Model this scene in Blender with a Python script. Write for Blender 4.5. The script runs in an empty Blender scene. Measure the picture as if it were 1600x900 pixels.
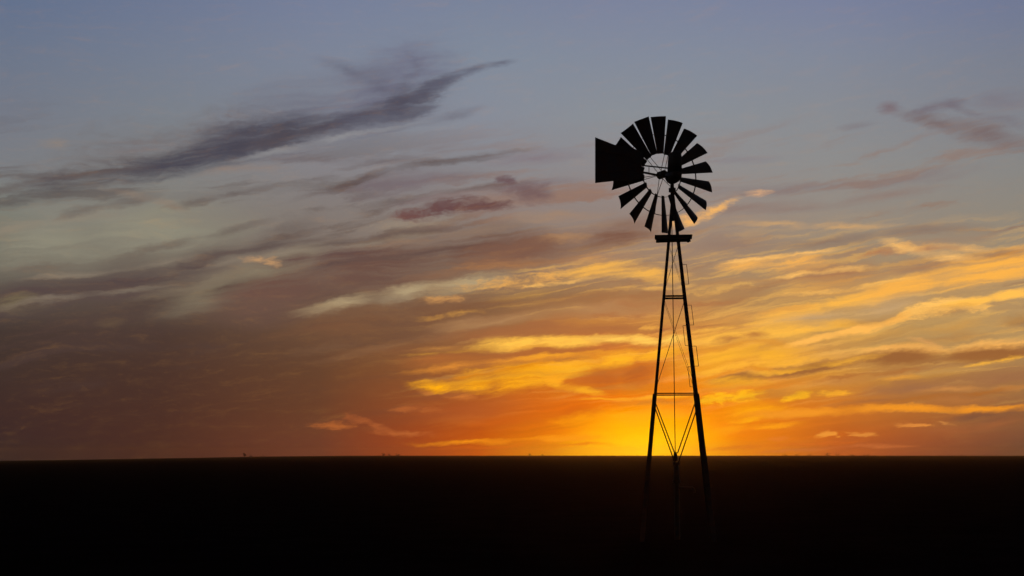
import bpy, bmesh, math, random
from mathutils import Vector, Matrix, Euler
from mathutils import noise as mnoise

random.seed(7)
scene = bpy.context.scene
R = math.radians

# ------------------------------------------------------------------ camera
FPX = 2222.2                      # focal length in photo pixels (50 mm on 36 mm, 1600 px wide)
HORIZ = 711.0                     # photo row of the horizon
PITCH = math.atan((HORIZ - 450.0) / FPX)
EYE = 1.72
HAZE = 0.00017
cam_d = bpy.data.cameras.new('camera')
cam_d.lens = 50.0
cam_d.sensor_width = 36.0
cam_d.clip_start = 0.1
cam_d.clip_end = 60000.0
cam = bpy.data.objects.new('camera', cam_d)
scene.collection.objects.link(cam)
cam.location = (0, 0, EYE)
cam.rotation_euler = (math.pi / 2 + PITCH, 0, 0)
scene.camera = cam
scene.view_settings.view_transform = 'Standard'
scene.view_settings.look = 'None'
scene.view_settings.exposure = 0.0
scene.view_settings.gamma = 1.0
scene.view_settings.use_curve_mapping = False


def pix_dir(px, py):
    """direction in the world seen at a photo position"""
    v = Vector((px - 800.0, FPX, 450.0 - py))
    v.rotate(Euler((PITCH, 0, 0)))
    return v.normalized()


def sky_xy(px, py):
    """azimuth / elevation of that direction, in units of 1/FPX rad"""
    d = pix_dir(px, py)
    return math.atan2(d.x, d.y) * FPX, math.asin(d.z) * FPX


def lin(c):
    out = []
    for v in c[:3]:
        v = max(0.0, v) / 255.0
        out.append(v / 12.92 if v <= 0.04045 else ((v + 0.055) / 1.055) ** 2.4)
    return (*out, 1.0)


# ------------------------------------------------------------------ world: dusk sky with cirrus
world = bpy.data.worlds.new('World')
world.use_nodes = True
nt = world.node_tree
nt.nodes.clear()
N, L = nt.nodes, nt.links


def node(t, **kw):
    n = N.new(t)
    for k, v in kw.items():
        setattr(n, k, v)
    return n


def setin(n, i, v):
    if v is None:
        return
    if isinstance(v, bpy.types.NodeSocket):
        L.new(v, n.inputs[i])
    else:
        n.inputs[i].default_value = v


def M(op, a, b=None, c=None, clamp=False):
    n = node('ShaderNodeMath', operation=op)
    n.use_clamp = clamp
    setin(n, 0, a); setin(n, 1, b); setin(n, 2, c)
    return n.outputs[0]


def VM(op, a, b=None):
    n = node('ShaderNodeVectorMath', operation=op)
    setin(n, 0, a); setin(n, 1, b)
    if op == 'SCALE':
        n.inputs['Scale'].default_value = 1e-6
    return n.outputs[0]


def mapping(vec, loc, ang, scale):
    n = node('ShaderNodeMapping', vector_type='TEXTURE')
    L.new(vec, n.inputs['Vector'])
    n.inputs['Location'].default_value = (loc[0], loc[1], 0)
    n.inputs['Rotation'].default_value = (0, 0, ang)
    n.inputs['Scale'].default_value = (scale[0], scale[1], 1)
    return n.outputs[0]


def noise_tex(vec, detail=5.0, rough=0.55, dist=0.0, dim='2D', color=False):
    n = node('ShaderNodeTexNoise', noise_dimensions=dim)
    L.new(vec, n.inputs['Vector'])
    n.inputs['Scale'].default_value = 1.0
    n.inputs['Detail'].default_value = detail
    n.inputs['Roughness'].default_value = rough
    n.inputs['Distortion'].default_value = dist
    return n.outputs['Color' if color else 'Fac']


def smooth(v, lo, hi, to=1.0, kind='SMOOTHSTEP'):
    n = node('ShaderNodeMapRange', interpolation_type=kind)
    setin(n, 0, v); setin(n, 1, lo); setin(n, 2, hi); setin(n, 3, 0.0); setin(n, 4, to)
    return n.outputs[0]


def mixc(fac, a, b):
    n = node('ShaderNodeMix', data_type='RGBA')
    setin(n, 0, fac); setin(n, 6, a); setin(n, 7, b)
    return n.outputs[2]


tc = node('ShaderNodeTexCoord')
sep = node('ShaderNodeSeparateXYZ')
L.new(tc.outputs['Generated'], sep.inputs[0])
AZ = M('MULTIPLY', M('ARCTAN2', sep.outputs[0], sep.outputs[1]), FPX)
EL = M('MULTIPLY', M('ARCSINE', sep.outputs[2]), FPX)
comb = node('ShaderNodeCombineXYZ')
L.new(AZ, comb.inputs[0]); L.new(EL, comb.inputs[1])
P0 = comb.outputs[0]

# domain warp: long swells plus small curls
ncol1 = noise_tex(mapping(P0, (37, 11), R(9), (330, 90)), 2.0, 0.5, color=True)
w1 = VM('MULTIPLY', VM('SUBTRACT', ncol1, (0.5, 0.5, 0.5)), (110, 34, 0))
ncol2 = noise_tex(mapping(P0, (-80, 55), R(8), (64, 22)), 6.0, 0.72, color=True)
w2 = VM('MULTIPLY', VM('SUBTRACT', ncol2, (0.5, 0.5, 0.5)), (46, 15, 0))
PW = VM('ADD', VM('ADD', P0, w1), w2)
# noise fields shared by all clouds
n_str = M('SUBTRACT', noise_tex(mapping(PW, (0, 0), R(9), (260, 26)), 7.0, 0.62), 0.5)
n_fin = M('SUBTRACT', noise_tex(mapping(PW, (410, 120), R(7), (75, 13)), 6.0, 0.68), 0.5)
n_flf = M('SUBTRACT', noise_tex(mapping(P0, (5, 90), R(5), (52, 20)), 6.0, 0.62, 1.2), 0.5)
n_mic = M('SUBTRACT', noise_tex(mapping(PW, (13, 7), R(4), (17, 6)), 4.0, 0.65), 0.5)
n_thr = M('SUBTRACT', noise_tex(mapping(PW, (-300, 77), R(8), (150, 9)), 5.0, 0.6), 0.5)
n_big = M('SUBTRACT', noise_tex(mapping(P0, (205, -90), R(10), (620, 120)), 3.0, 0.5), 0.5)

# base colours of the sky by photo column and row
ROWS = [0, 90, 180, 260, 330, 400, 460, 520, 580, 640, 680, 711]
COLS = {
    0:    [(100,114,143), (109,119,140), (117,122,136), (123,125,129), (124,125,115), (110,105,94), (88,77,70), (68,55,50), (65,49,44), (63,43,40), (58,40,40), (52,39,40)],
    250:  [(110,121,149), (117,126,146), (123,129,140), (128,129,129), (130,126,117), (122,113,100), (96,81,72), (76,58,51), (74,51,43), (74,47,39), (75,45,37), (73,43,37)],
    500:  [(119,129,157), (125,133,153), (129,134,146), (132,129,133), (130,121,116), (127,112,100), (114,90,74), (102,74,56), (102,67,46), (104,63,42), (110,62,42), (112,60,44)],
    750:  [(123,133,158), (129,139,157), (135,140,154), (136,135,139), (138,127,122), (138,117,101), (140,108,80), (144,98,62), (156,92,46), (166,80,34), (182,72,16), (194,74,10)],
    950:  [(125,133,160), (131,139,157), (138,143,152), (142,138,140), (146,131,124), (156,127,104), (166,126,84), (184,124,64), (208,112,26), (228,102,4), (246,142,0), (255,190,0)],
    1100: [(124,133,160), (131,139,157), (138,143,152), (144,141,141), (150,135,126), (160,132,108), (174,134,88), (198,142,70), (222,146,40), (234,130,8), (246,140,0), (252,164,0)],
    1300: [(123,131,160), (130,137,155), (137,140,148), (142,141,140), (148,138,128), (164,140,110), (184,144,94), (196,150,84), (198,138,64), (196,112,36), (188,92,34), (176,80,44)],
    1600: [(113,122,151), (122,128,145), (129,131,140), (136,135,133), (142,135,124), (158,138,112), (182,146,100), (182,146,96), (168,124,76), (150,98,58), (124,80,56), (98,70,54)],
}
ELMIN, ELMAX = -60.0, 720.0
elf = smooth(EL, ELMIN, ELMAX, kind='LINEAR')
cols_out = []
for cx, cols in COLS.items():
    cr = node('ShaderNodeValToRGB')
    cr.color_ramp.interpolation = 'LINEAR'
    els = cr.color_ramp.elements
    cols = [(r_, g_, b_ - (2 if k_ < 3 else 0)) for k_, (r_, g_, b_) in enumerate(cols)]
    pts = sorted((max(0.0, min(1.0, (sky_xy(cx, y)[1] - ELMIN) / (ELMAX - ELMIN))), c) for y, c in zip(ROWS, cols))
    els[0].position = pts[0][0]; els[0].color = lin(pts[0][1])
    els[1].position = pts[-1][0]; els[1].color = lin(pts[-1][1])
    for p, c in pts[1:-1]:
        e = els.new(p); e.color = lin(c)
    L.new(elf, cr.inputs[0])
    cols_out.append((sky_xy(cx, 450)[0], cr.outputs[0]))
SKY = cols_out[0][1]
for (xa, _), (xb, c) in zip(cols_out, cols_out[1:]):
    SKY = mixc(smooth(AZ, xa, xb, kind='LINEAR'), SKY, c)

# faint bands everywhere, stronger in the middle of the sky
band = smooth(EL, sky_xy(800, 690)[1], sky_xy(800, 560)[1])
band2 = smooth(EL, sky_xy(800, 150)[1], sky_xy(800, 330)[1])
bandm = M('MULTIPLY', band, band2)
right = smooth(AZ, -260.0, 60.0)
dark = M('MULTIPLY', smooth(M('ADD', n_str, M('MULTIPLY', n_big, 0.5)), 0.0, 0.22), M('MULTIPLY', bandm, 0.48))
SKY = mixc(dark, SKY, mixc(right, lin((78, 60, 56)), lin((150, 98, 66))))
lite = M('MULTIPLY', smooth(M('SUBTRACT', n_thr, M('MULTIPLY', n_big, 0.4)), -0.02, 0.26), M('MULTIPLY', M('MULTIPLY', bandm, M('MULTIPLY', right, smooth(EL, sky_xy(800, 330)[1], sky_xy(800, 430)[1]))), 0.6))
SKY = mixc(lite, SKY, lin((236, 180, 92)))

TEX = M('MULTIPLY_ADD', n_thr, 1.6, 0.95)
TEX = M('MINIMUM', M('MAXIMUM', TEX, 0.35), 1.12)
FIELDS = {'s': n_str, 'f': n_fin, 'c': n_flf, 'm': n_mic}


def cloud(pts, color, op=0.8, kind='f', k=1.0, soft=0.6, warp=True):
    """pts: (px, py, half width); a run of ellipses along the stroke"""
    global SKY
    mask = None
    vec = VM('ADD', PW if warp else P0, VM('SCALE', SKY))   # tie each cloud to the one behind it
    segs = list(zip(pts, pts[1:])) if len(pts) > 1 else [(pts[0], pts[0])]
    for a, b in segs:
        ax, ay = sky_xy(a[0], a[1]); bx, by = sky_xy(b[0], b[1])
        ln = math.hypot(bx - ax, by - ay)
        w = (a[2] + b[2]) / 2 * 2.0
        hl = ln * (0.78 if len(segs) > 1 else 0.62) + w * 1.3
        mp = mapping(vec, ((ax + bx) / 2, (ay + by) / 2), math.atan2(by - ay, bx - ax) if ln > 0 else 0.0, (hl, w))
        g = node('ShaderNodeTexGradient', gradient_type='SPHERICAL')
        L.new(mp, g.inputs[0])
        mask = g.outputs['Fac'] if mask is None else M('SMOOTH_MAX', mask, g.outputs['Fac'], 0.15)
    v = M('MULTIPLY_ADD', FIELDS[kind], k * 1.5, mask) if k else mask
    v = M('MULTIPLY', smooth(v, 0.02, 0.16 + soft * 1.6, min(1.0, op * 1.08)), smooth(mask, 0.0, 0.4))
    v = M('MULTIPLY', v, TEX if k > 0.2 else 1.0)
    if color[0] > 212:
        color = (color[0] * 1.045, color[1], color[2] * 0.96)
    SKY = mixc(v, SKY, lin(color))


# ---- broad glow and veils
cloud([(1000, 712, 170), (1060, 712, 170)], (256, 136, 0), 0.8, 's', 0.25, 0.8, False)
cloud([(985, 714, 60), (1035, 714, 60)], (292, 240, 0), 0.97, 's', 0.15, 0.7, False)
cloud([(0, 400, 30), (140, 372, 34), (320, 350, 24)], (144, 140, 122), 0.85, 's', 0.4)
cloud([(20, 350, 18), (200, 335, 16)], (136, 132, 124), 0.5, 's', 0.7)
cloud([(280, 478, 16), (390, 440, 26), (475, 405, 24)], (146, 134, 110), 0.9, 's', 0.35)
cloud([(-40, 490, 24), (120, 450, 26), (250, 418, 26), (360, 388, 20), (460, 355, 12)], (84, 69, 68), 0.95, 's', 0.3, 0.7)
cloud([(0, 428, 7), (130, 408, 8), (230, 392, 6)], (104, 92, 84), 0.6, 'f', 0.5)
cloud([(140, 500, 20), (300, 468, 18), (430, 432, 10)], (82, 66, 60), 0.7, 's', 0.5)
cloud([(210, 468, 7), (330, 440, 8), (410, 415, 5)], (126, 112, 94), 0.6, 'f', 0.4)
cloud([(15, 480, 11), (75, 478, 11)], (126, 112, 80), 0.7, 'f', 0.5)
cloud([(150, 515, 6), (185, 508, 6)], (104, 84, 64), 0.6, 'f', 0.3)
cloud([(380, 480, 22), (520, 440, 36), (680, 400, 36), (800, 380, 22)], (108, 80, 70), 0.95, 's', 0.3, 0.5)
cloud([(430, 408, 10), (500, 400, 14), (600, 395, 14)], (98, 74, 70), 0.85, 'f', 0.5)
cloud([(560, 385, 5), (680, 372, 6), (800, 350, 6)], (146, 120, 100), 0.6, 'f', 0.4)
cloud([(740, 400, 20), (880, 378, 18), (1010, 350, 12)], (126, 90, 74), 0.9, 's', 0.35, 0.5)
cloud([(640, 440, 6), (760, 415, 7), (900, 392, 5)], (140, 98, 72), 0.6, 'f', 0.4)
cloud([(480, 492, 5), (600, 468, 9), (700, 446, 10), (780, 430, 9)], (178, 156, 120), 0.9, 'f', 0.3)
cloud([(560, 478, 3), (680, 462, 5), (760, 448, 4)], (150, 130, 104), 0.6, 'f', 0.4)
cloud([(440, 522, 16), (640, 492, 20), (880, 466, 14)], (124, 84, 58), 0.7, 's', 0.5)
cloud([(500, 560, 6), (640, 525, 8), (820, 500, 7)], (144, 104, 72), 0.5, 'f', 0.5)
cloud([(440, 552, 5), (560, 532, 6)], (116, 84, 62), 0.6, 'f', 0.5)
cloud([(540, 302, 18), (760, 270, 12)], (118, 106, 112), 0.75, 's', 0.6)
cloud([(640, 318, 8), (780, 296, 8), (900, 280, 6)], (126, 112, 116), 0.6, 's', 0.6)
cloud([(760, 252, 9), (890, 242, 8)], (128, 112, 120), 0.65, 's', 0.6)
cloud([(420, 246, 6), (560, 256, 8), (700, 252, 7)], (112, 102, 104), 0.6, 's', 0.6)
cloud([(240, 318, 5), (400, 300, 6), (560, 282, 6)], (112, 106, 104), 0.5, 's', 0.6)
cloud([(700, 300, 16), (880, 330, 18)], (150, 130, 122), 0.5, 's', 0.7)
cloud([(560, 355, 8), (740, 335, 10)], (152, 136, 118), 0.6, 'f', 0.6)
cloud([(760, 345, 6), (960, 330, 7)], (164, 132, 106), 0.6, 'f', 0.6)
cloud([(830, 375, 4), (900, 368, 4)], (182, 138, 98), 0.6, 'f', 0.4)
cloud([(1060, 385, 12), (1210, 378, 12)], (142, 116, 104), 0.6, 's', 0.6)
cloud([(1100, 302, 6), (1330, 290, 8), (1560, 262, 8)], (132, 120, 120), 0.6, 's', 0.8)
cloud([(1120, 330, 7), (1300, 318, 7), (1480, 292, 7)], (140, 118, 110), 0.6, 's', 0.8)
cloud([(1100, 250, 6), (1240, 240, 6)], (132, 124, 132), 0.5, 's', 0.8)

# ---- dark swoosh at the upper left
cloud([(110, 258, 40), (250, 228, 36), (360, 205, 30)], (116, 110, 110), 0.75, 'c', 0.9, 0.9)
cloud([(150, 235, 16), (300, 205, 16), (420, 180, 16)], (118, 112, 118), 0.5, 'f', 0.8, 0.9)
cloud([(400, 200, 40), (520, 165, 52), (640, 130, 44)], (104, 102, 118), 0.85, 's', 0.35, 0.9)
cloud([(560, 150, 44), (640, 100, 40)], (108, 108, 128), 0.85, 'c', 0.4, 0.9)
cloud([(600, 80, 24), (680, 110, 26)], (114, 115, 136), 0.6, 'c', 0.6, 0.9)
cloud([(58, 222, 7), (92, 224, 8)], (146, 130, 116), 0.5, 'c', 0.5)
cloud([(490, 98, 7), (560, 124, 13), (612, 150, 15)], (92, 90, 106), 0.65, 'f', 0.5, 0.9)
cloud([(632, 88, 12), (660, 118, 11)], (98, 98, 116), 0.55, 'c', 0.5, 0.9)
cloud([(640, 122, 11), (618, 150, 12)], (90, 88, 104), 0.6, 'f', 0.5, 0.9)
cloud([(-10, 328, 9), (70, 314, 12), (150, 292, 17)], (90, 86, 86), 0.85, 'f', 0.5, 0.8)
cloud([(60, 300, 12), (150, 278, 22), (260, 256, 22)], (84, 78, 82), 0.85, 'c', 0.5, 0.8)
cloud([(200, 266, 12), (300, 240, 24), (390, 216, 30), (460, 204, 18)], (70, 67, 78), 1.0, 'f', 0.4, 0.75)
cloud([(300, 232, 24), (430, 200, 26)], (84, 82, 94), 0.85, 'c', 0.6, 0.85)
cloud([(230, 258, 13), (330, 236, 26), (420, 216, 28), (480, 206, 14)], (70, 68, 80), 0.8, 'c', 0.35, 0.55)
cloud([(590, 178, 14), (655, 152, 17), (700, 128, 8)], (82, 80, 94), 0.75, 'c', 0.3, 0.55)
cloud([(390, 226, 16), (470, 211, 14), (560, 188, 13)], (80, 74, 82), 0.95, 'f', 0.35, 0.65)
cloud([(520, 196, 12), (600, 172, 17), (660, 148, 16), (695, 130, 9)], (80, 78, 92), 1.0, 'f', 0.3, 0.65)
cloud([(670, 140, 9), (715, 117, 8), (760, 104, 6), (805, 96, 4)], (92, 92, 108), 0.9, 'f', 0.35, 0.65)
cloud([(380, 252, 4), (500, 226, 4), (640, 190, 4)], (152, 150, 150), 0.6, 'f', 0.3)
cloud([(560, 215, 4), (650, 190, 6), (740, 172, 5)], (112, 112, 124), 0.6, 'f', 0.5)
# feathery left-hand cirrus in many thin passes
rc = random.Random(21)
for q in range(16):
    x0 = rc.uniform(-60, 620); y0 = rc.uniform(300, 500) - max(0, x0 - 200) * 0.12
    ln = rc.uniform(140, 320); sl = rc.uniform(0.14, 0.26)
    c_ = (88, 72, 70) if (q % 2 or y0 < 370) else (146, 132, 114)
    cloud([(x0, y0, 3), (x0 + ln / 2, y0 - ln * sl * 0.5, rc.uniform(5, 10)), (x0 + ln, y0 - ln * sl * 0.9, 3)], c_, 0.5, 'f', 0.5)

# ---- soft peach remnants under the swoosh
cloud([(320, 272, 5), (450, 262, 7)], (146, 126, 114), 0.55, 'f', 0.6)
cloud([(180, 300, 4), (240, 318, 6), (295, 333, 5)], (146, 124, 106), 0.4, 'f', 0.4)
cloud([(388, 399, 3), (425, 402, 5), (442, 409, 5)], (206, 156, 106), 0.85, 'm', 0.7, 0.7)

# ---- maroon scraps
cloud([(625, 333, 7), (695, 331, 6)], (110, 76, 74), 0.85, 'm', 0.7, 0.45)
cloud([(690, 323, 7), (745, 317, 9), (788, 322, 6)], (104, 74, 74), 0.9, 'm', 0.7, 0.45)
cloud([(785, 279, 5), (800, 283, 5)], (108, 86, 90), 0.85, 'c', 0.4, 0.45)
cloud([(802, 298, 15), (848, 306, 14)], (110, 84, 86), 0.75, 'c', 0.6, 0.6)

# ---- wisps at the upper right
cloud([(1378, 168, 7), (1412, 172, 7)], (122, 108, 114), 0.8, 'c', 0.5, 0.6)
cloud([(1320, 200, 5), (1370, 192, 4)], (124, 118, 124), 0.6, 'f', 0.4)
cloud([(1440, 180, 8), (1485, 165, 8), (1520, 162, 6)], (112, 102, 112), 0.75, 'f', 0.4, 0.6)
cloud([(1440, 182, 6), (1500, 200, 14), (1620, 222, 14)], (120, 104, 104), 0.85, 'f', 0.4, 0.6)
cloud([(1545, 160, 10), (1620, 150, 12)], (122, 118, 128), 0.6, 'f', 0.6)
cloud([(1500, 168, 4), (1550, 185, 5), (1620, 194, 6)], (116, 108, 116), 0.5, 'f', 0.4)

# ---- lit wisps around the wheel
cloud([(1040, 347, 5), (1085, 340, 5), (1143, 318, 6)], (232, 180, 108), 0.95, 'm', 0.8, 0.6)
cloud([(1168, 305, 4), (1192, 301, 5)], (210, 164, 126), 0.85, 'm', 0.7, 0.6)
cloud([(1160, 350, 3), (1260, 352, 5), (1380, 357, 3)], (202, 160, 112), 0.8, 'f', 0.4)
cloud([(1220, 385, 8), (1360, 372, 9), (1500, 356, 6)], (134, 110, 98), 0.75, 's', 0.4)

# ---- gold field, upper part
cloud([(745, 442, 6), (825, 432, 9), (890, 418, 8)], (224, 170, 92), 0.75, 'm', 1.3, 0.7)
cloud([(905, 420, 8), (960, 420, 14), (1030, 432, 10)], (232, 178, 86), 0.9, 'f', 0.6, 0.5)
cloud([(690, 467, 4), (745, 461, 5)], (208, 150, 88), 0.7, 'm', 0.8, 0.4)
cloud([(790, 462, 8), (860, 450, 8)], (184, 136, 74), 0.6, 'f', 0.6)
cloud([(820, 478, 8), (980, 462, 9), (1020, 460, 8)], (160, 108, 68), 0.7, 's', 0.5)
cloud([(700, 505, 7), (860, 492, 8), (1000, 478, 7)], (184, 138, 92), 0.6, 's', 0.5)
cloud([(700, 522, 9), (880, 512, 10), (1010, 508, 8)], (168, 104, 62), 0.7, 's', 0.4)
cloud([(985, 510, 5), (1005, 508, 4)], (236, 176, 78), 0.7, 'm', 0.9, 0.4)
cloud([(1080, 470, 14), (1240, 458, 12)], (156, 112, 78), 0.55, 's', 0.6)
cloud([(1120, 418, 8), (1200, 410, 8), (1285, 412, 11)], (232, 176, 94), 0.9, 'f', 0.6, 0.5)
cloud([(1240, 428, 12), (1400, 420, 14), (1500, 408, 12)], (166, 118, 84), 0.8, 's', 0.4)
cloud([(1380, 384, 4), (1450, 396, 6), (1530, 402, 6)], (240, 192, 116), 0.85, 'f', 0.5, 0.5)
cloud([(1440, 386, 5), (1560, 384, 6), (1620, 380, 5)], (236, 184, 106), 0.75, 'f', 0.6)
cloud([(1500, 404, 12), (1640, 388, 12)], (166, 112, 70), 0.85, 's', 0.4)
cloud([(1240, 455, 12), (1400, 440, 16)], (206, 144, 76), 0.6, 'f', 0.6)
cloud([(1210, 498, 7), (1310, 478, 9), (1400, 462, 10)], (242, 184, 80), 1.0, 'f', 0.3, 0.4)
cloud([(1390, 458, 10), (1480, 434, 16), (1640, 408, 20)], (242, 180, 80), 1.0, 'f', 0.3, 0.45)
cloud([(1220, 508, 8), (1330, 496, 12), (1460, 468, 12)], (196, 160, 116), 0.75, 's', 0.3)
cloud([(1180, 520, 9), (1260, 516, 9), (1330, 512, 6)], (242, 184, 72), 0.85, 'f', 0.6)
cloud([(1370, 530, 18), (1560, 515, 20)], (184, 146, 92), 0.75, 's', 0.2, 0.7)
cloud([(1210, 548, 3), (1290, 530, 4.5), (1370, 513, 4.5), (1450, 494, 5)], (248, 188, 92), 1.0, 'f', 0.15, 0.35)
cloud([(1430, 498, 6), (1500, 480, 11), (1530, 484, 9)], (250, 198, 104), 1.0, 'm', 0.8, 0.4)
cloud([(1500, 484, 5), (1560, 472, 6), (1640, 462, 6)], (250, 194, 88), 1.0, 'f', 0.2, 0.35)
cloud([(1580, 503, 5), (1620, 508, 7)], (132, 108, 84), 0.7, 'c', 0.4)
cloud([(1420, 535, 3), (1460, 543, 3)], (224, 170, 100), 0.7, 'f', 0.2)

# ---- gold field, left lobe
cloud([(560, 548, 8), (700, 540, 9)], (132, 84, 56), 0.5, 's', 0.6)
cloud([(640, 545, 4), (760, 538, 5)], (198, 134, 66), 0.7, 'f', 0.5)
cloud([(755, 540, 7), (830, 536, 9), (890, 534, 6)], (252, 198, 80), 1.0, 'f', 0.4, 0.4)
cloud([(640, 566, 8), (780, 556, 8), (900, 548, 6)], (178, 104, 50), 0.8, 's', 0.4)
cloud([(650, 580, 4), (760, 567, 6), (880, 560, 5)], (222, 146, 56), 0.8, 'f', 0.4)
cloud([(640, 604, 5), (720, 600, 10), (780, 594, 18), (850, 580, 20)], (255, 180, 16), 0.97, 'f', 0.7, 0.6)
cloud([(840, 588, 10), (900, 572, 12), (980, 556, 9), (1040, 548, 7)], (255, 188, 40), 0.97, 'f', 0.6, 0.55)
cloud([(900, 530, 5), (960, 526, 5), (1010, 532, 8), (1045, 528, 6)], (252, 204, 92), 0.95, 'f', 0.4, 0.45)
cloud([(900, 536, 3), (960, 533, 3)], (196, 124, 54), 0.7, 'f', 0.4)
cloud([(895, 598, 16), (960, 588, 18), (1025, 578, 14)], (194, 100, 36), 0.9, 's', 0.25, 0.5)
cloud([(842, 590, 5), (870, 605, 6), (930, 614, 4)], (248, 172, 36), 0.9, 'f', 0.4, 0.45)
cloud([(690, 618, 4), (745, 622, 4)], (220, 136, 60), 0.7, 'f', 0.4)
cloud([(660, 640, 14), (820, 640, 12)], (176, 84, 38), 0.5, 's', 0.4)

# ---- gold field, right lobe
cloud([(1060, 532, 9), (1160, 528, 9), (1240, 530, 7)], (246, 190, 76), 0.85, 'f', 0.6)
cloud([(1090, 560, 16), (1180, 558, 18), (1260, 560, 10)], (248, 184, 48), 0.8, 'f', 0.8)
cloud([(1240, 572, 8), (1360, 556, 9), (1440, 550, 5)], (236, 178, 88), 0.75, 'f', 0.6)
cloud([(1360, 552, 4), (1480, 546, 5), (1620, 530, 6)], (244, 184, 96), 0.85, 'f', 0.4, 0.45)
cloud([(1120, 592, 5), (1210, 584, 6), (1330, 566, 8), (1470, 556, 8), (1640, 540, 7)], (156, 100, 54), 1.0, 's', 0.15, 0.4)
cloud([(1100, 594, 6), (1200, 594, 8)], (248, 180, 44), 0.75, 'f', 0.6)
cloud([(1380, 588, 6), (1560, 568, 7)], (198, 152, 92), 0.65, 's', 0.5)
cloud([(1360, 612, 12), (1500, 596, 14), (1640, 574, 12)], (158, 106, 70), 0.8, 's', 0.4)
cloud([(1380, 590, 4), (1440, 588, 5)], (234, 164, 70), 0.7, 'f', 0.5)
cloud([(1090, 622, 6), (1130, 618, 8), (1178, 616, 5)], (255, 194, 26), 0.9, 'm', 0.9, 0.45)
cloud([(1226, 619, 4), (1268, 614, 5)], (255, 192, 30), 0.9, 'm', 0.9, 0.4)
cloud([(1290, 613, 4), (1322, 610, 4)], (246, 176, 48), 0.8, 'm', 0.9, 0.4)
cloud([(1120, 640, 12), (1230, 636, 12)], (250, 172, 14), 0.75, 'f', 0.4)
cloud([(1180, 645, 6), (1320, 642, 4.5), (1480, 638, 4.5), (1640, 631, 5)], (236, 152, 40), 1.0, 'f', 0.15, 0.4)
cloud([(1400, 626, 5), (1560, 620, 5)], (190, 118, 60), 0.6, 'f', 0.5)
cloud([(1480, 668, 14), (1640, 640, 14)], (128, 82, 58), 0.6, 's', 0.5)

cloud([(700, 590, 2.5), (770, 583, 3), (840, 570, 2.5)], (214, 134, 20), 0.8, 'f', 0.4)
cloud([(720, 602, 2), (800, 596, 3)], (226, 146, 16), 0.7, 'f', 0.4)
cloud([(800, 560, 3), (880, 555, 4), (980, 545, 3)], (240, 166, 44), 0.7, 'f', 0.4)
cloud([(770, 545, 2), (850, 542, 2.5)], (222, 158, 60), 0.7, 'f', 0.4)
cloud([(1100, 500, 4), (1200, 490, 5), (1290, 478, 3)], (214, 156, 78), 0.7, 'f', 0.5)
cloud([(1090, 515, 3), (1180, 508, 4)], (180, 122, 66), 0.6, 'f', 0.4)
cloud([(1090, 445, 4), (1180, 436, 5), (1240, 434, 3)], (182, 132, 84), 0.6, 'f', 0.4)
cloud([(1080, 545, 3), (1160, 540, 4), (1230, 545, 3)], (218, 150, 50), 0.7, 'f', 0.4)
cloud([(1100, 575, 3), (1180, 572, 4), (1250, 578, 3)], (216, 140, 40), 0.7, 'f', 0.4)
cloud([(1260, 600, 4), (1350, 592, 5), (1420, 580, 4)], (200, 140, 76), 0.6, 'f', 0.5)
cloud([(1300, 634, 3), (1420, 622, 4), (1560, 612, 4)], (168, 104, 56), 0.7, 'f', 0.4)
cloud([(1440, 610, 3), (1540, 604, 4), (1620, 600, 3)], (214, 150, 80), 0.6, 'f', 0.4)
cloud([(1480, 655, 4), (1560, 640, 5), (1620, 632, 4)], (108, 74, 60), 0.6, 'f', 0.4)
cloud([(1420, 680, 5), (1520, 668, 6), (1600, 655, 5)], (172, 100, 56), 0.5, 'f', 0.5)

# ---- broad soft amber and brown sheets that overlap
for q in range(14):
    x0 = rc.uniform(640, 1440); y0 = rc.uniform(405, 640)
    ln = rc.uniform(180, 340); sl = rc.uniform(0.06, 0.11) + max(0.0, x0 - 1050) * 0.00025
    low = (y0 - 400) / 240.0
    c_ = (212, 144 + 4 * low, 80 - 44 * low) if q % 2 else (164, 112 - 6 * low, 82 - 34 * low)
    hw = rc.uniform(7, 12)
    cloud([(x0, y0, hw * 0.5), (x0 + ln / 2, y0 - ln * sl * 0.45, hw), (x0 + ln, y0 - ln * sl, hw * 0.5)], c_, 0.5, 'f', 0.9, 0.9)

# ---- many thin lit and shaded fibres across the gold field
for q in range(22):
    x0 = rc.uniform(620, 1540); y0 = rc.uniform(400, 640)
    ln = rc.uniform(70, 210); sl = rc.uniform(0.05, 0.10) + max(0.0, x0 - 1050) * 0.00028
    low = (y0 - 400) / 240.0
    if q % 5 < 3:
        c_ = (246 + 8 * low, 196 - 10 * low, 118 - 80 * low)
    else:
        c_ = (176, 118 - 14 * low, 82 - 40 * low)
    if x0 < 760:
        c_ = (c_[0] * 0.84, c_[1] * 0.78, c_[2] * 0.8)
    cloud([(x0, y0, 2), (x0 + ln / 2, y0 - ln * sl * 0.45, rc.uniform(3, 5.5)), (x0 + ln, y0 - ln * sl, 2)], c_, 0.5 if x0 < 760 else 0.7, 'm' if q % 2 else 'f', 0.6)

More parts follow.
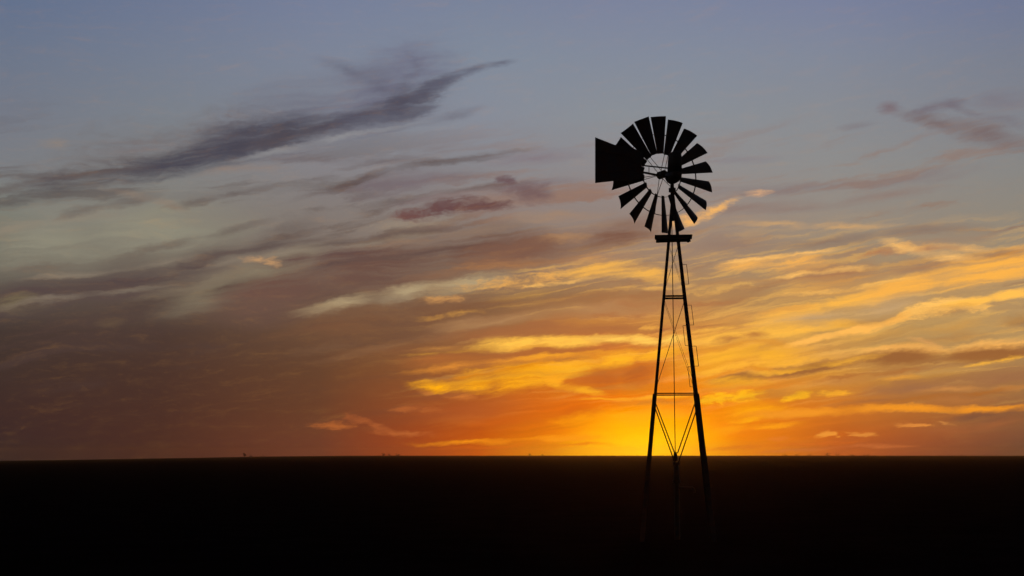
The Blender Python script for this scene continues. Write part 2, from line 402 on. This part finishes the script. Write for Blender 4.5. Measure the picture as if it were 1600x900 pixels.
# ---- low scraps near the horizon
cloud([(498, 668, 5), (550, 670, 5)], (196, 108, 50), 0.65, 'm', 0.9, 0.45)
cloud([(530, 654, 3), (580, 666, 5), (620, 672, 3)], (184, 98, 50), 0.55, 'm', 0.8, 0.5)
cloud([(590, 676, 3), (690, 678, 3)], (200, 110, 54), 0.7, 'm', 0.8)
cloud([(620, 646, 3), (660, 641, 4), (700, 641, 3)], (190, 104, 50), 0.75, 'm', 0.8)
cloud([(640, 611, 3), (670, 613, 3)], (190, 110, 56), 0.6, 'f', 0.4)
cloud([(660, 692, 3), (830, 690, 4), (920, 688, 3)], (250, 158, 22), 0.8, 'f', 0.4)
cloud([(690, 702, 2), (840, 700, 3), (960, 699, 2)], (226, 112, 16), 0.6, 'f', 0.4)
cloud([(880, 660, 6), (940, 650, 10), (1000, 655, 8)], (255, 176, 14), 0.6, 'm', 0.8)
cloud([(760, 660, 5), (860, 652, 7), (940, 640, 5)], (206, 92, 22), 0.5, 'f', 0.6)
cloud([(1110, 668, 4), (1180, 664, 5), (1260, 662, 3)], (252, 170, 24), 0.7, 'f', 0.5)
cloud([(1120, 694, 3), (1220, 690, 3), (1330, 692, 2)], (214, 108, 32), 0.6, 'f', 0.4)
cloud([(1200, 702, 2), (1300, 700, 2.5), (1420, 701, 2)], (214, 124, 66), 0.6, 'f', 0.4)
cloud([(1150, 656, 4), (1200, 650, 4)], (250, 176, 20), 0.7, 'm', 0.9)
cloud([(1298, 678, 3), (1318, 675, 4)], (238, 158, 60), 0.85, 'm', 0.9, 0.4)
cloud([(1338, 676, 3), (1368, 678, 4)], (232, 154, 66), 0.85, 'm', 0.9, 0.4)
cloud([(1398, 667, 2.5), (1444, 668, 3)], (224, 146, 66), 0.8, 'm', 0.9, 0.4)
cloud([(1452, 660, 2), (1482, 665, 2)], (206, 134, 68), 0.7, 'm', 0.8)
cloud([(1225, 681, 2), (1260, 682, 2)], (230, 130, 50), 0.6, 'f', 0.3)

# fade out towards the parts of the sky away from the sunset
up = sep.outputs[2]
SKY = mixc(smooth(up, 0.27, 0.75), SKY, (0.020, 0.028, 0.050, 1))
away = smooth(M('ABSOLUTE', AZ), 0.40 * FPX, 1.5 * FPX)
SKY = mixc(away, SKY, (0.016, 0.016, 0.024, 1))
bg = node('ShaderNodeBackground')
L.new(SKY, bg.inputs[0])
bg.inputs[1].default_value = 1.0
ow = node('ShaderNodeOutputWorld')
L.new(bg.outputs[0], ow.inputs[0])
scene.world = world
world.cycles.sampling_method = 'MANUAL'
world.cycles.sample_map_resolution = 256
scene.cycles.use_adaptive_sampling = True
scene.cycles.adaptive_threshold = 0.06
scene.cycles.adaptive_min_samples = 36
scene.cycles.sample_clamp_indirect = 0.6
scene.cycles.sample_clamp_direct = 3.0
scene.cycles.max_bounces = 3
scene.cycles.diffuse_bounces = 1
scene.cycles.glossy_bounces = 1

# ------------------------------------------------------------------ sun, just on the horizon behind the mill
sun_d = bpy.data.lights.new('sun', 'SUN')
sun_d.energy = 0.04
sun_d.angle = R(3.0)
sun_d.color = (1.0, 0.50, 0.14)
sun = bpy.data.objects.new('sun', sun_d)
scene.collection.objects.link(sun)
sd = pix_dir(1005, 690)
sun.rotation_euler = (-sd).to_track_quat('-Z', 'Y').to_euler()
sun.location = (20, 60, 30)


# ------------------------------------------------------------------ helpers
def material(name, base, rough=0.6, metal=0.0, spec=0.5, nscale=6.0, var=0.35, bump=0.0, rust=None):
    m = bpy.data.materials.new(name)
    m.use_nodes = True
    t = m.node_tree
    b = t.nodes['Principled BSDF']
    c = t.nodes.new('ShaderNodeTexCoord')
    n = t.nodes.new('ShaderNodeTexNoise')
    n.inputs['Scale'].default_value = nscale
    n.inputs['Detail'].default_value = 8
    t.links.new(c.outputs['Object'], n.inputs['Vector'])
    r = t.nodes.new('ShaderNodeValToRGB')
    r.color_ramp.elements[0].position = 0.35
    r.color_ramp.elements[1].position = 0.65
    r.color_ramp.elements[0].color = (*[v * (1 - var) for v in base], 1)
    r.color_ramp.elements[1].color = (*(rust or [v * (1 + var) for v in base]), 1)
    t.links.new(n.outputs['Fac'], r.inputs[0])
    t.links.new(r.outputs[0], b.inputs['Base Color'])
    b.inputs['Roughness'].default_value = rough
    b.inputs['Metallic'].default_value = metal
    b.inputs['Specular IOR Level'].default_value = spec
    if bump:
        bp = t.nodes.new('ShaderNodeBump')
        bp.inputs['Strength'].default_value = bump
        t.links.new(n.outputs['Fac'], bp.inputs['Height'])
        t.links.new(bp.outputs[0], b.inputs['Normal'])
    return m


def link_mesh(name, bm, mat, parent=None, smooth_=False):
    me = bpy.data.meshes.new(name)
    bmesh.ops.recalc_face_normals(bm, faces=bm.faces[:])
    bm.to_mesh(me)
    bm.free()
    if smooth_:
        for p in me.polygons:
            p.use_smooth = True
    me.materials.append(mat)
    o = bpy.data.objects.new(name, me)
    scene.collection.objects.link(o)
    if parent:
        o.parent = parent
    return o


def basis(d, up=Vector((0, 0, 1))):
    d = d.normalized()
    if abs(d.dot(up)) > 0.98:
        up = Vector((0, 1, 0))
    x = d.cross(up).normalized()
    y = x.cross(d).normalized()
    return x, y


def tube(bm, a, b, ra, rb=None, seg=10):
    a, b = Vector(a), Vector(b)
    rb = ra if rb is None else rb
    x, y = basis(b - a)
    va, vb = [], []
    for i in range(seg):
        t = 2 * math.pi * i / seg
        o = x * math.cos(t) + y * math.sin(t)
        va.append(bm.verts.new(a + o * ra)); vb.append(bm.verts.new(b + o * rb))
    for i in range(seg):
        j = (i + 1) % seg
        bm.faces.new((va[i], va[j], vb[j], vb[i]))
    bm.faces.new(va); bm.faces.new(vb[::-1])


def bar(bm, a, b, w, h, up=Vector((0, 0, 1))):
    a, b = Vector(a), Vector(b)
    x, y = basis(b - a, up)
    vs = []
    for p in (a, b):
        for sx, sy in ((-1, -1), (1, -1), (1, 1), (-1, 1)):
            vs.append(bm.verts.new(p + x * sx * w / 2 + y * sy * h / 2))
    for f in ((0, 1, 2, 3), (7, 6, 5, 4), (0, 4, 5, 1), (1, 5, 6, 2), (2, 6, 7, 3), (3, 7, 4, 0)):
        bm.faces.new([vs[i] for i in f])


def angle_iron(bm, a, b, dx, dy, w, t):
    """L section; flanges of width w along dx and dy from the outer corner"""
    a, b = Vector(a), Vector(b)
    dx, dy = Vector(dx).normalized(), Vector(dy).normalized()
    prof = [(0, 0), (w, 0), (w, t), (t, t), (t, w), (0, w)]
    va = [bm.verts.new(a + dx * u + dy * v) for u, v in prof]
    vb = [bm.verts.new(b + dx * u + dy * v) for u, v in prof]
    for i in range(6):
        j = (i + 1) % 6
        bm.faces.new((va[i], va[j], vb[j], vb[i]))
    bm.faces.new(va); bm.faces.new(vb[::-1])


def tag(o, label=None, cat=None, group=None, kind=None):
    if label: o['label'] = label
    if cat: o['category'] = cat
    if group: o['group'] = group
    if kind: o['kind'] = kind


# ------------------------------------------------------------------ ground
def ground_z(x, y):
    r = math.hypot(x, y)
    az = math.atan2(x, max(y, 1e-3)) if y > 0 else (math.copysign(math.pi / 2, x))
    # the plain falls away very gently towards the far left
    t = max(0.0, min(1.0, (-0.085 - az) / 0.30))
    t = t * t * (3 - 2 * t)
    far = max(0.0, min(1.0, (r - 60) / 400))
    z = -0.0036 * max(0.0, r - 60) * t + 0.0004 * max(0.0, r - 100)
    nz = mnoise.noise(Vector((x * 0.013, y * 0.013, 3.1))) * 0.35 * far
    nz += mnoise.noise(Vector((x * 0.09, y * 0.09, 8.1))) * 0.05 * min(1.0, r / 25)
    k = max(0.0, 1 - math.hypot(x - 3.4, y - 29.6) / 6)
    return z + nz * (1 - k) * (1.0 if r < 900 else 900 / r)


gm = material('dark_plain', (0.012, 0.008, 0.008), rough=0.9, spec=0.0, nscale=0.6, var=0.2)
bm = bmesh.new()
radii = [0.0, 1.5, 3]
while radii[-1] < 2300:
    radii.append(radii[-1] * 1.06)
NA = 288
rings = []
for r in radii[1:]:
    ring = []
    for i in range(NA):
        a = 2 * math.pi * i / NA
        x, y = r * math.sin(a), r * math.cos(a)
        ring.append(bm.verts.new((x, y, ground_z(x, y))))
    rings.append(ring)
c0 = bm.verts.new((0, 0, ground_z(0, 0)))
for i in range(NA):
    bm.faces.new((c0, rings[0][i], rings[0][(i + 1) % NA]))
for a, b in zip(rings, rings[1:]):
    for i in range(NA):
        j = (i + 1) % NA
        bm.faces.new((a[i], b[i], b[j], a[j]))
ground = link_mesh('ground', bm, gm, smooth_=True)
tag(ground, kind='structure')

# ------------------------------------------------------------------ evening haze over the plain
hm = bpy.data.materials.new('haze_air')
hm.use_nodes = True
ht = hm.node_tree
ht.nodes.clear()
pv = ht.nodes.new('ShaderNodeVolumePrincipled')
pv.inputs['Color'].default_value = (0.95, 0.58, 0.28, 1)
pv.inputs['Density'].default_value = HAZE
pv.inputs['Anisotropy'].default_value = 0.9
ho = ht.nodes.new('ShaderNodeOutputMaterial')
ht.links.new(pv.outputs[0], ho.inputs['Volume'])
bm = bmesh.new()
bmesh.ops.create_cube(bm, size=1.0)
for v in bm.verts:
    v.co = Vector((v.co.x * 5200, v.co.y * 5200, 13.5 if v.co.z > 0 else -14))
haze = link_mesh('haze', bm, hm)
tag(haze, kind='stuff')

# ------------------------------------------------------------------ windmill
# scale: 75 photo pixels per metre at the tower (an 8 ft wheel)
DT = FPX / 75.0
TX = (1055.0 - 800.0) / FPX * DT          # tower axis
S = 1 / 75.0

steel = material('weathered_steel', (0.08, 0.055, 0.042), rough=0.6, metal=0.2, nscale=9, var=0.35, rust=(0.10, 0.045, 0.022))
galv = material('galvanised_sheet', (0.080, 0.078, 0.074), rough=0.60, metal=0.3, nscale=5, var=0.3, rust=(0.075, 0.045, 0.030))
timber = material('platform_timber', (0.070, 0.045, 0.030), rough=0.85, nscale=14, var=0.4)

mill = bpy.data.objects.new('windmill', None)
scene.collection.objects.link(mill)
mill.location = (TX, DT, 0)
mill.empty_display_size = 0.5
tag(mill, 'dark farm windmill on a four legged steel tower, standing alone on the plain', 'windmill')


def Zr(py):                     # height at the tower for a photo row (tower plane)
    v = pix_dir(800, py)
    return EYE + v.z / v.y * DT


H_APEX = Zr(289)
SL = 41.75 / (711 - 289)       # half width per height


def half(z):
    return max(0.0, (H_APEX - z) * SL)


Z_TOP = Zr(296)
Z_J = Zr(624)                  # splice of the stouter bottom sections
Z_S1, Z_S2 = Zr(463), Zr(615)
Z_P = Zr(372)
TWIST = R(-5.5)                # the tower is turned slightly
rotT = Matrix.Rotation(TWIST, 4, 'Z')


def corner(sx, sy, z, extra=0.0):
    h = half(z) + extra
    return rotT @ Vector((sx * h, sy * h, z))


for sx in (-1, 1):
    for sy in (-1, 1):
        b = bmesh.new()
        dx = rotT @ Vector((-sx, 0, 0)); dy = rotT @ Vector((0, -sy, 0))
        angle_iron(b, corner(sx, sy, Z_J - 0.06, 0.012), corner(sx, sy, Z_TOP, 0.012), dx, dy, 0.062, 0.009)
        link_mesh('leg', b, steel, mill)
        b = bmesh.new()
        angle_iron(b, corner(sx, sy, -0.15, 0.034), corner(sx, sy, Z_J + 0.10, 0.034), dx, dy, 0.088, 0.011)
        for k in range(3):      # splice bolts
            p = corner(sx, sy, Z_J - 0.02 + 0.05 * k, 0.034) + dx * 0.04
            n = rotT @ Vector((0, sy, 0))
            tube(b, p, p + n * 0.015, 0.010, seg=6)
        link_mesh('anchor_post', b, steel, mill)

# horizontal girts
for z, w in ((Z_S1, 0.038), (Z_S2, 0.024), (Zr(372), 0.04)):
    for f in range(4):
        A = [(-1, -1), (1, -1), (1, 1), (-1, 1)]
        a, c = A[f], A[(f + 1) % 4]
        b = bmesh.new()
        p, q = corner(*a, z), corner(*c, z)
        n = (p + q).normalized(); n.z = 0
        angle_iron(b, p, q, (0, 0, -1), -n, w, 0.006)
        link_mesh('girt', b, steel, mill)


# cross braces on the four faces
def braces(z0, z1, r):
    A = [(-1, -1), (1, -1), (1, 1), (-1, 1)]
    for f in range(4):
        a, c = A[f], A[(f + 1) % 4]
        b = bmesh.new()
        n = (corner(*a, 0) + corner(*c, 0)); n.z = 0; n.normalize()
        tube(b, corner(*a, z0) + n * 0.004, corner(*c, z1) + n * 0.004, r, seg=6)
        tube(b, corner(*c, z0) - n * (0.004 + r), corner(*a, z1) - n * (0.004 + r), r, seg=6)
        link_mesh('cross_brace', b, steel, mill)


for sx in (-1, 1):
    for sy in (-1, 1):
        b = bmesh.new()
        tube(b, corner(sx, sy, Zr(632 if sy < 0 else 622)), (0.03 * sx, 0.03 * sy, Zr(724 if sy < 0 else 708)), 0.012, seg=6)
        link_mesh('tie_rod', b, steel, mill)
braces(Z_S2 + 0.02, Z_S1 - 0.02, 0.0032)
braces(Z_S1 + 0.02, Z_P - 0.08, 0.0025)

# pump rod with its guides
b = bmesh.new()
tube(b, (-0.02, 0, 0.9), (-0.03, 0, Zr(300)), 0.0085, seg=8)
tube(b, (-0.02, 0, 1.60), (-0.02, 0, 1.78), 0.055, 0.03, seg=10)
link_mesh('pump_rod', b, steel, mill)

# pump head at the foot of the rod
b = bmesh.new()
tube(b, (0, 0, -0.1), (0, 0, 1.15), 0.055, seg=16)
tube(b, (0, 0, 1.15), (0, 0, 1.21), 0.085, seg=16)
tube(b, (0, 0, 1.21), (0, 0, 1.52), 0.065, 0.045, seg=16)
tube(b, (0, 0, 1.52), (0, 0, 1.57), 0.075, seg=16)
tube(b, (0, 0, 1.05), (0.32, -0.1, 1.05), 0.028, seg=12)
tube(b, (0.32, -0.1, 1.05), (0.36, -0.115, 0.96), 0.028, seg=12)
link_mesh('pump_head', b, steel, mill)

# wooden work platform
zp = Zr(373)
for nm, y0 in (('platform_board', -0.19), ('platform_board', 0.10)):
    for k in range(2):
        b = bmesh.new()
        yy = y0 + k * 0.10
        ln = 0.385 + 0.008 * math.sin(k * 7 + y0 * 20)
        bar(b, rotT @ Vector((-ln, yy, zp + 0.035)), rotT @ Vector((ln, yy, zp + 0.035)), 0.09, 0.032)
        link_mesh('platform_board', b, timber, mill)
for yy in (-0.245, 0.245):
    b = bmesh.new()
    bar(b, rotT @ Vector((-0.365, yy, zp - 0.012)), rotT @ Vector((0.365, yy, zp)), 0.045, 0.06)
    link_mesh('platform_beam', b, timber, mill)
for xx in (-0.31, 0.31):
    b = bmesh.new()
    bar(b, rotT @ Vector((xx, -0.22, zp - 0.02)), rotT @ Vector((xx, 0.22, zp - 0.02)), 0.05, 0.06)
    link_mesh('platform_joist', b, timber, mill)

# staple steps, alternately outside and inside the right-hand leg
for k in range(6):
    py = 415 + 32 * k
    out = (k % 2 == 0)
    z1, z0 = Zr(py), Zr(py + 31)
    b = bmesh.new()
    sg = 1 if out else -1
    off = Vector((0.09 if out else -0.135, -0.01, 0))
    if not out and k < 2:
        b.free(); continue
    base1, base0 = corner(1, -1, z1), corner(1, -1, z0)
    tube(b, base1, base1 + off, 0.0055, seg=6)
    tube(b, base1 + off, base0 + off, 0.0055, seg=6)
    tube(b, base0 + off, base0, 0.0055, seg=6)
    link_mesh('climbing_step', b, steel, mill)

# mast pipe and head
mx, my = -0.012, 0.0
z_hub = Zr(268)
b = bmesh.new()
tube(b, (mx, 0, Zr(345)), (mx, 0, z_hub - 0.06), 0.040, seg=16)
tube(b, (mx, 0, Zr(300)), (mx, 0, Zr(294)), 0.075, seg=16)
link_mesh('mast_pipe', b, steel, mill)

YAW = R(27)    # the wheel stands beyond the mast and a little to its left
# wheel frame: local -Y points from the mast to the wheel
head = Matrix.Translation((mx, my, 0)) @ Matrix.Rotation(YAW, 4, 'Z') @ Matrix.Diagonal((1, -1, 1, 1))


def hd(x, y, z):
    return head @ Vector((x, y, z))


# gearbox and hood
b = bmesh.new()
prof = [(-0.10, 0.11), (-0.02, 0.135), (0.10, 0.15), (0.24, 0.14), (0.36, 0.11), (0.42, 0.055)]


def box_loft(b, secs):
    """secs: list of (z, x half, y centre, y half) giving a rounded-rectangle loft"""
    loops = []
    for z, hx, yc, hy in secs:
        lp = []
        for i in range(20):
            t = 2 * math.pi * i / 20
            cx_, sy_ = math.cos(t), math.sin(t)
            q = 0.45
            lp.append(b.verts.new(hd(hx * math.copysign(abs(cx_) ** q, cx_), yc + hy * math.copysign(abs(sy_) ** q, sy_), z_hub + z - 0.09)))
        loops.append(lp)
    for a, c in zip(loops, loops[1:]):
        for i in range(20):
            j = (i + 1) % 20
            b.faces.new((a[i], a[j], c[j], c[i]))
    b.faces.new(loops[0]); b.faces.new(loops[-1][::-1])


box_loft(b, [(-0.17, 0.05, 0.0, 0.05), (-0.14, 0.09, 0.04, 0.13), (-0.05, 0.115, 0.05, 0.20), (0.05, 0.115, 0.06, 0.20)])
link_mesh('gearbox', b, steel, mill, True)
b = bmesh.new()
box_loft(b, [(0.052, 0.105, 0.10, 0.17), (0.30, 0.100, 0.11, 0.16), (0.44, 0.095, 0.12, 0.15), (0.475, 0.08, 0.12, 0.125), (0.49, 0.05, 0.12, 0.07)])
link_mesh('gearbox_hood', b, galv, mill, True)

# wheel
WHEEL_Y = -0.42
wheel = bpy.data.objects.new('wheel', None)
# the wheel is one part: its hub, rims, spokes and blades are its pieces
hubm = bmesh.new()
tube(hubm, hd(0, WHEEL_Y - 0.09, z_hub), hd(0, -0.22, z_hub), 0.045, seg=16)
tube(hubm, hd(0, WHEEL_Y - 0.06, z_hub), hd(0, WHEEL_Y - 0.03, z_hub), 0.085, seg=18)
tube(hubm, hd(0, WHEEL_Y + 0.10, z_hub), hd(0, WHEEL_Y + 0.13, z_hub), 0.085, seg=18)
wheel = link_mesh('wheel', hubm, steel, mill, True)
RO = 95 * S
R1, R2 = 36.5 * S, 66 * S


def ring(name, r, w, t):
    b = bmesh.new()
    n = 72
    vs = []
    for i in range(n):
        a = 2 * math.pi * i / n
        e = []
        for dr, dyy in ((-t / 2, -w / 2), (t / 2, -w / 2), (t / 2, w / 2), (-t / 2, w / 2)):
            e.append(b.verts.new(hd((r + dr) * math.sin(a), WHEEL_Y + 0.02 + dyy, z_hub + (r + dr) * math.cos(a))))
        vs.append(e)
    for i in range(n):
        a, c = vs[i], vs[(i + 1) % n]
        for k in range(4):
            b.faces.new((a[k], a[(k + 1) % 4], c[(k + 1) % 4], c[k]))
    return link_mesh(name, b, steel, wheel)


ring('inner_rim', R1, 0.035, 0.008)
ring('outer_rim', R2, 0.035, 0.008)
for i in range(6):
    a = 2 * math.pi * (i + 0.25) / 6
    b = bmesh.new()
    for da, y0 in ((-0.05, -0.045), (0.05, 0.115)):
        s0 = hd(0.08 * math.sin(a), WHEEL_Y + y0, z_hub + 0.08 * math.cos(a))
        s1 = hd(R2 * math.sin(a + da), WHEEL_Y + 0.02, z_hub + R2 * math.cos(a + da))
        tube(b, s0, s1, 0.0065, seg=8)
    link_mesh('spoke', b, steel, wheel)

BP = R(31)
for i in range(18):
    a = 2 * math.pi * i / 18 + R(-3)
    rad = Vector((math.sin(a), 0, math.cos(a)))
    tan = Vector((math.cos(a), 0, -math.sin(a)))
    axs = Vector((0, 1, 0))
    ch = tan * math.cos(BP) + axs * math.sin(BP)
    nrm = rad.cross(ch).normalized()
    b = bmesh.new()
    NR, NC = 6, 6
    front, back = [], []
    for u in range(NR + 1):
        f = u / NR
        r = R1 * 0.94 + (RO - R1 * 0.94) * f
        w = (0.135 + (0.330 - 0.135) * f)
        fr, bk = [], []
        for v in range(NC + 1):
            s = v / NC - 0.5
            camb = 0.10 * w * (1 - 4 * s * s)
            p = rad * r + ch * (w * s) + nrm * camb
            rr = 0.0
            fr.append(b.verts.new(hd(p.x, WHEEL_Y + 0.02 + p.y, z_hub + p.z)))
            p2 = p + nrm * 0.0025
            bk.append(b.verts.new(hd(p2.x, WHEEL_Y + 0.02 + p2.y, z_hub + p2.z)))
        front.append(fr); back.append(bk)
    for u in range(NR):
        for v in range(NC):
            b.faces.new((front[u][v], front[u][v + 1], front[u + 1][v + 1], front[u + 1][v]))
            b.faces.new((back[u][v], back[u + 1][v], back[u + 1][v + 1], back[u][v + 1]))
    for u in range(NR):
        b.faces.new((front[u][0], front[u + 1][0], back[u + 1][0], back[u][0]))
        b.faces.new((front[u][NC], back[u][NC], back[u + 1][NC], front[u + 1][NC]))
    for v in range(NC):
        b.faces.new((front[0][v], back[0][v], back[0][v + 1], front[0][v + 1]))
        b.faces.new((front[NR][v], front[NR][v + 1], back[NR][v + 1], back[NR][v]))
    link_mesh('blade', b, galv, wheel)
    # strap that ties the blade to the rims is part of the rim casting

# tail: folded beside the wheel, so it lies parallel to the wheel
TY = 0.12


def tail_pt(px, py, ly=TY):
    """point of the folded tail's plane that stands at a photo position"""
    inv = head.inverted()
    o = inv @ (Vector((0, 0, EYE)) - Vector((TX, DT, 0)))
    d = inv.to_3x3() @ pix_dir(px, py)
    t = (ly - o.y) / d.y
    return o + d * t


def tp(px, py, ly=TY):
    q = tail_pt(px, py, ly)
    return hd(q.x, q.y, q.z)


b = bmesh.new()
bar(b, tp(1050, 263.5, 0.02), tp(990, 257), 0.02, 0.026)
bar(b, tp(1044, 277, 0.02), tp(1024, 273), 0.02, 0.040)
bar(b, tp(1024, 273), tp(990, 266.5), 0.02, 0.040)
bar(b, tp(1014, 261, TY - 0.02), tp(1014, 271, TY - 0.02), 0.014, 0.014)
tail = link_mesh('tail_bone', b, steel, mill)
b = bmesh.new()
outl = [(930, 214.5), (962, 227), (984, 229), (1003, 238), (1006, 246), (1003, 255), (1001, 268), (1006, 272), (1000, 279), (984, 282), (958, 283), (930, 286)]
fv, bv = [], []
for px, py in outl:
    q = tail_pt(px, py)
    fv.append(b.verts.new(hd(q.x, TY - 0.003, q.z))); bv.append(b.verts.new(hd(q.x, TY + 0.003, q.z)))
b.faces.new(fv); b.faces.new(bv[::-1])
for i in range(len(fv)):
    j = (i + 1) % len(fv)
    b.faces.new((fv[i], bv[i], bv[j], fv[j]))
vane = link_mesh('tail_vane', b, galv, mill)
b = bmesh.new()
for ya, yb in ((236, 244), (270, 264)):
    bar(b, tp(936, ya, TY + 0.010), tp(990, yb, TY + 0.010), 0.012, 0.03)
link_mesh('vane_stiffener', b, steel, vane)


# ------------------------------------------------------------------ far bushes and trees on the horizon
leaf = material('dusk_foliage', (0.030, 0.036, 0.018), rough=0.8, nscale=3, var=0.4)
bark = material('bark', (0.045, 0.032, 0.022), rough=0.9, nscale=6, var=0.4)


def far_point(px, dist):
    d = pix_dir(px, HORIZ)
    x, y = d.x * dist / 1.0, d.y * dist / 1.0
    return x, y, ground_z(x, y)


def plant(name, label, cat, px, dist, h, w, trunk, group):
    x, y, z = far_point(px, dist)
    root = bpy.data.objects.new(name, None)
    scene.collection.objects.link(root)
    root.location = (x, y, z - 0.15)
    tag(root, label, cat, group)
    b = bmesh.new()
    tube(b, (0, 0, 0), (0.06 * h, 0, h * 0.45), 0.045 * h if trunk else 0.03 * h, 0.02 * h, 7)
    for k in range(4):
        a = k * 1.7 + px
        tube(b, (0.04 * h, 0, h * 0.3), (w * 0.35 * math.cos(a), w * 0.35 * math.sin(a), h * (0.6 + 0.05 * k)), 0.018 * h, 0.006 * h, 5)
    link_mesh('trunk' if trunk else 'stem', b, bark, root)
    b = bmesh.new()
    rnd = random.Random(int(px * 10))
    clumps = []
    for k in range(9):
        a = rnd.random() * 6.28
        rr = (rnd.random() ** 0.5) * w * 0.38
        clumps.append((rr * math.cos(a), rr * math.sin(a), h * rnd.uniform(0.35 if trunk else 0.2, 0.85), w * rnd.uniform(0.12, 0.22)))
    for k in range(620):
        cx, cy, cz, cr = rnd.choice(clumps)
        v = Vector((rnd.gauss(0, 1), rnd.gauss(0, 1), rnd.gauss(0, 0.8))).normalized() * cr * rnd.random() ** 0.4
        c = Vector((cx, cy, cz)) + v
        s = h * rnd.uniform(0.022, 0.045)
        u = Vector((rnd.gauss(0, 1), rnd.gauss(0, 1), rnd.gauss(0, 1))).normalized()
        q, t = basis(u)
        b.faces.new([b.verts.new(c + q * s), b.verts.new(c + t * s * 0.6), b.verts.new(c - q * s), b.verts.new(c - t * s * 0.6)])
    link_mesh('crown', b, leaf, root)


G = 'lone bushes and trees on the skyline'
specs = [
    ('tree', 'tallest small dark tree on the skyline, far left of the windmill', 'tree', 382, 1150, 4.7, 3.4, True),
    ('bush', 'low bush just right of the tallest small skyline tree', 'bush', 392, 1170, 3.0, 4.0, False),
    ('bush', 'flat low bush a little further right of the small tree pair', 'bush', 412, 1180, 2.7, 6.5, False),
    ('bush', 'leftmost of the small group of skyline bushes where the horizon levels out', 'bush', 599, 1180, 3.2, 3.6, False),
    ('bush', 'middle bush of the skyline group where the horizon levels out', 'bush', 609, 1200, 2.7, 4.4, False),
    ('bush', 'rightmost and roundest bush of the skyline group where the horizon levels out', 'bush', 622, 1180, 3.4, 4.2, False),
    ('bush', 'tiny bush on the skyline under the brightest left part of the glow', 'bush', 828, 1200, 2.8, 2.6, False),
    ('bush', 'tiny bush on the skyline between the glow and the foot of the windmill', 'bush', 848, 1210, 2.6, 2.4, False),
    ('bush', 'first low bush of the skyline row right of the windmill', 'bush', 1226, 1200, 2.3, 5.0, False),
    ('bush', 'second bush of the skyline row right of the windmill, wide and flat', 'bush', 1246, 1210, 2.4, 6.0, False),
    ('bush', 'third bush of the skyline row right of the windmill, wide and flat', 'bush', 1264, 1190, 2.6, 6.6, False),
    ('bush', 'tallest bush of the skyline row well right of the windmill', 'bush', 1294, 1180, 3.3, 4.6, False),
    ('bush', 'low bush just right of the tallest one in the right skyline row', 'bush', 1308, 1200, 2.5, 6.4, False),
    ('bush', 'second last low bush in the skyline row right of the windmill', 'bush', 1332, 1190, 2.7, 5.6, False),
    ('bush', 'wide flat bush ending the skyline row at the right', 'bush', 1354, 1200, 2.5, 7.0, False),
]
for s_ in specs:
    plant(s_[0], s_[1], s_[2], *s_[3:8], G)
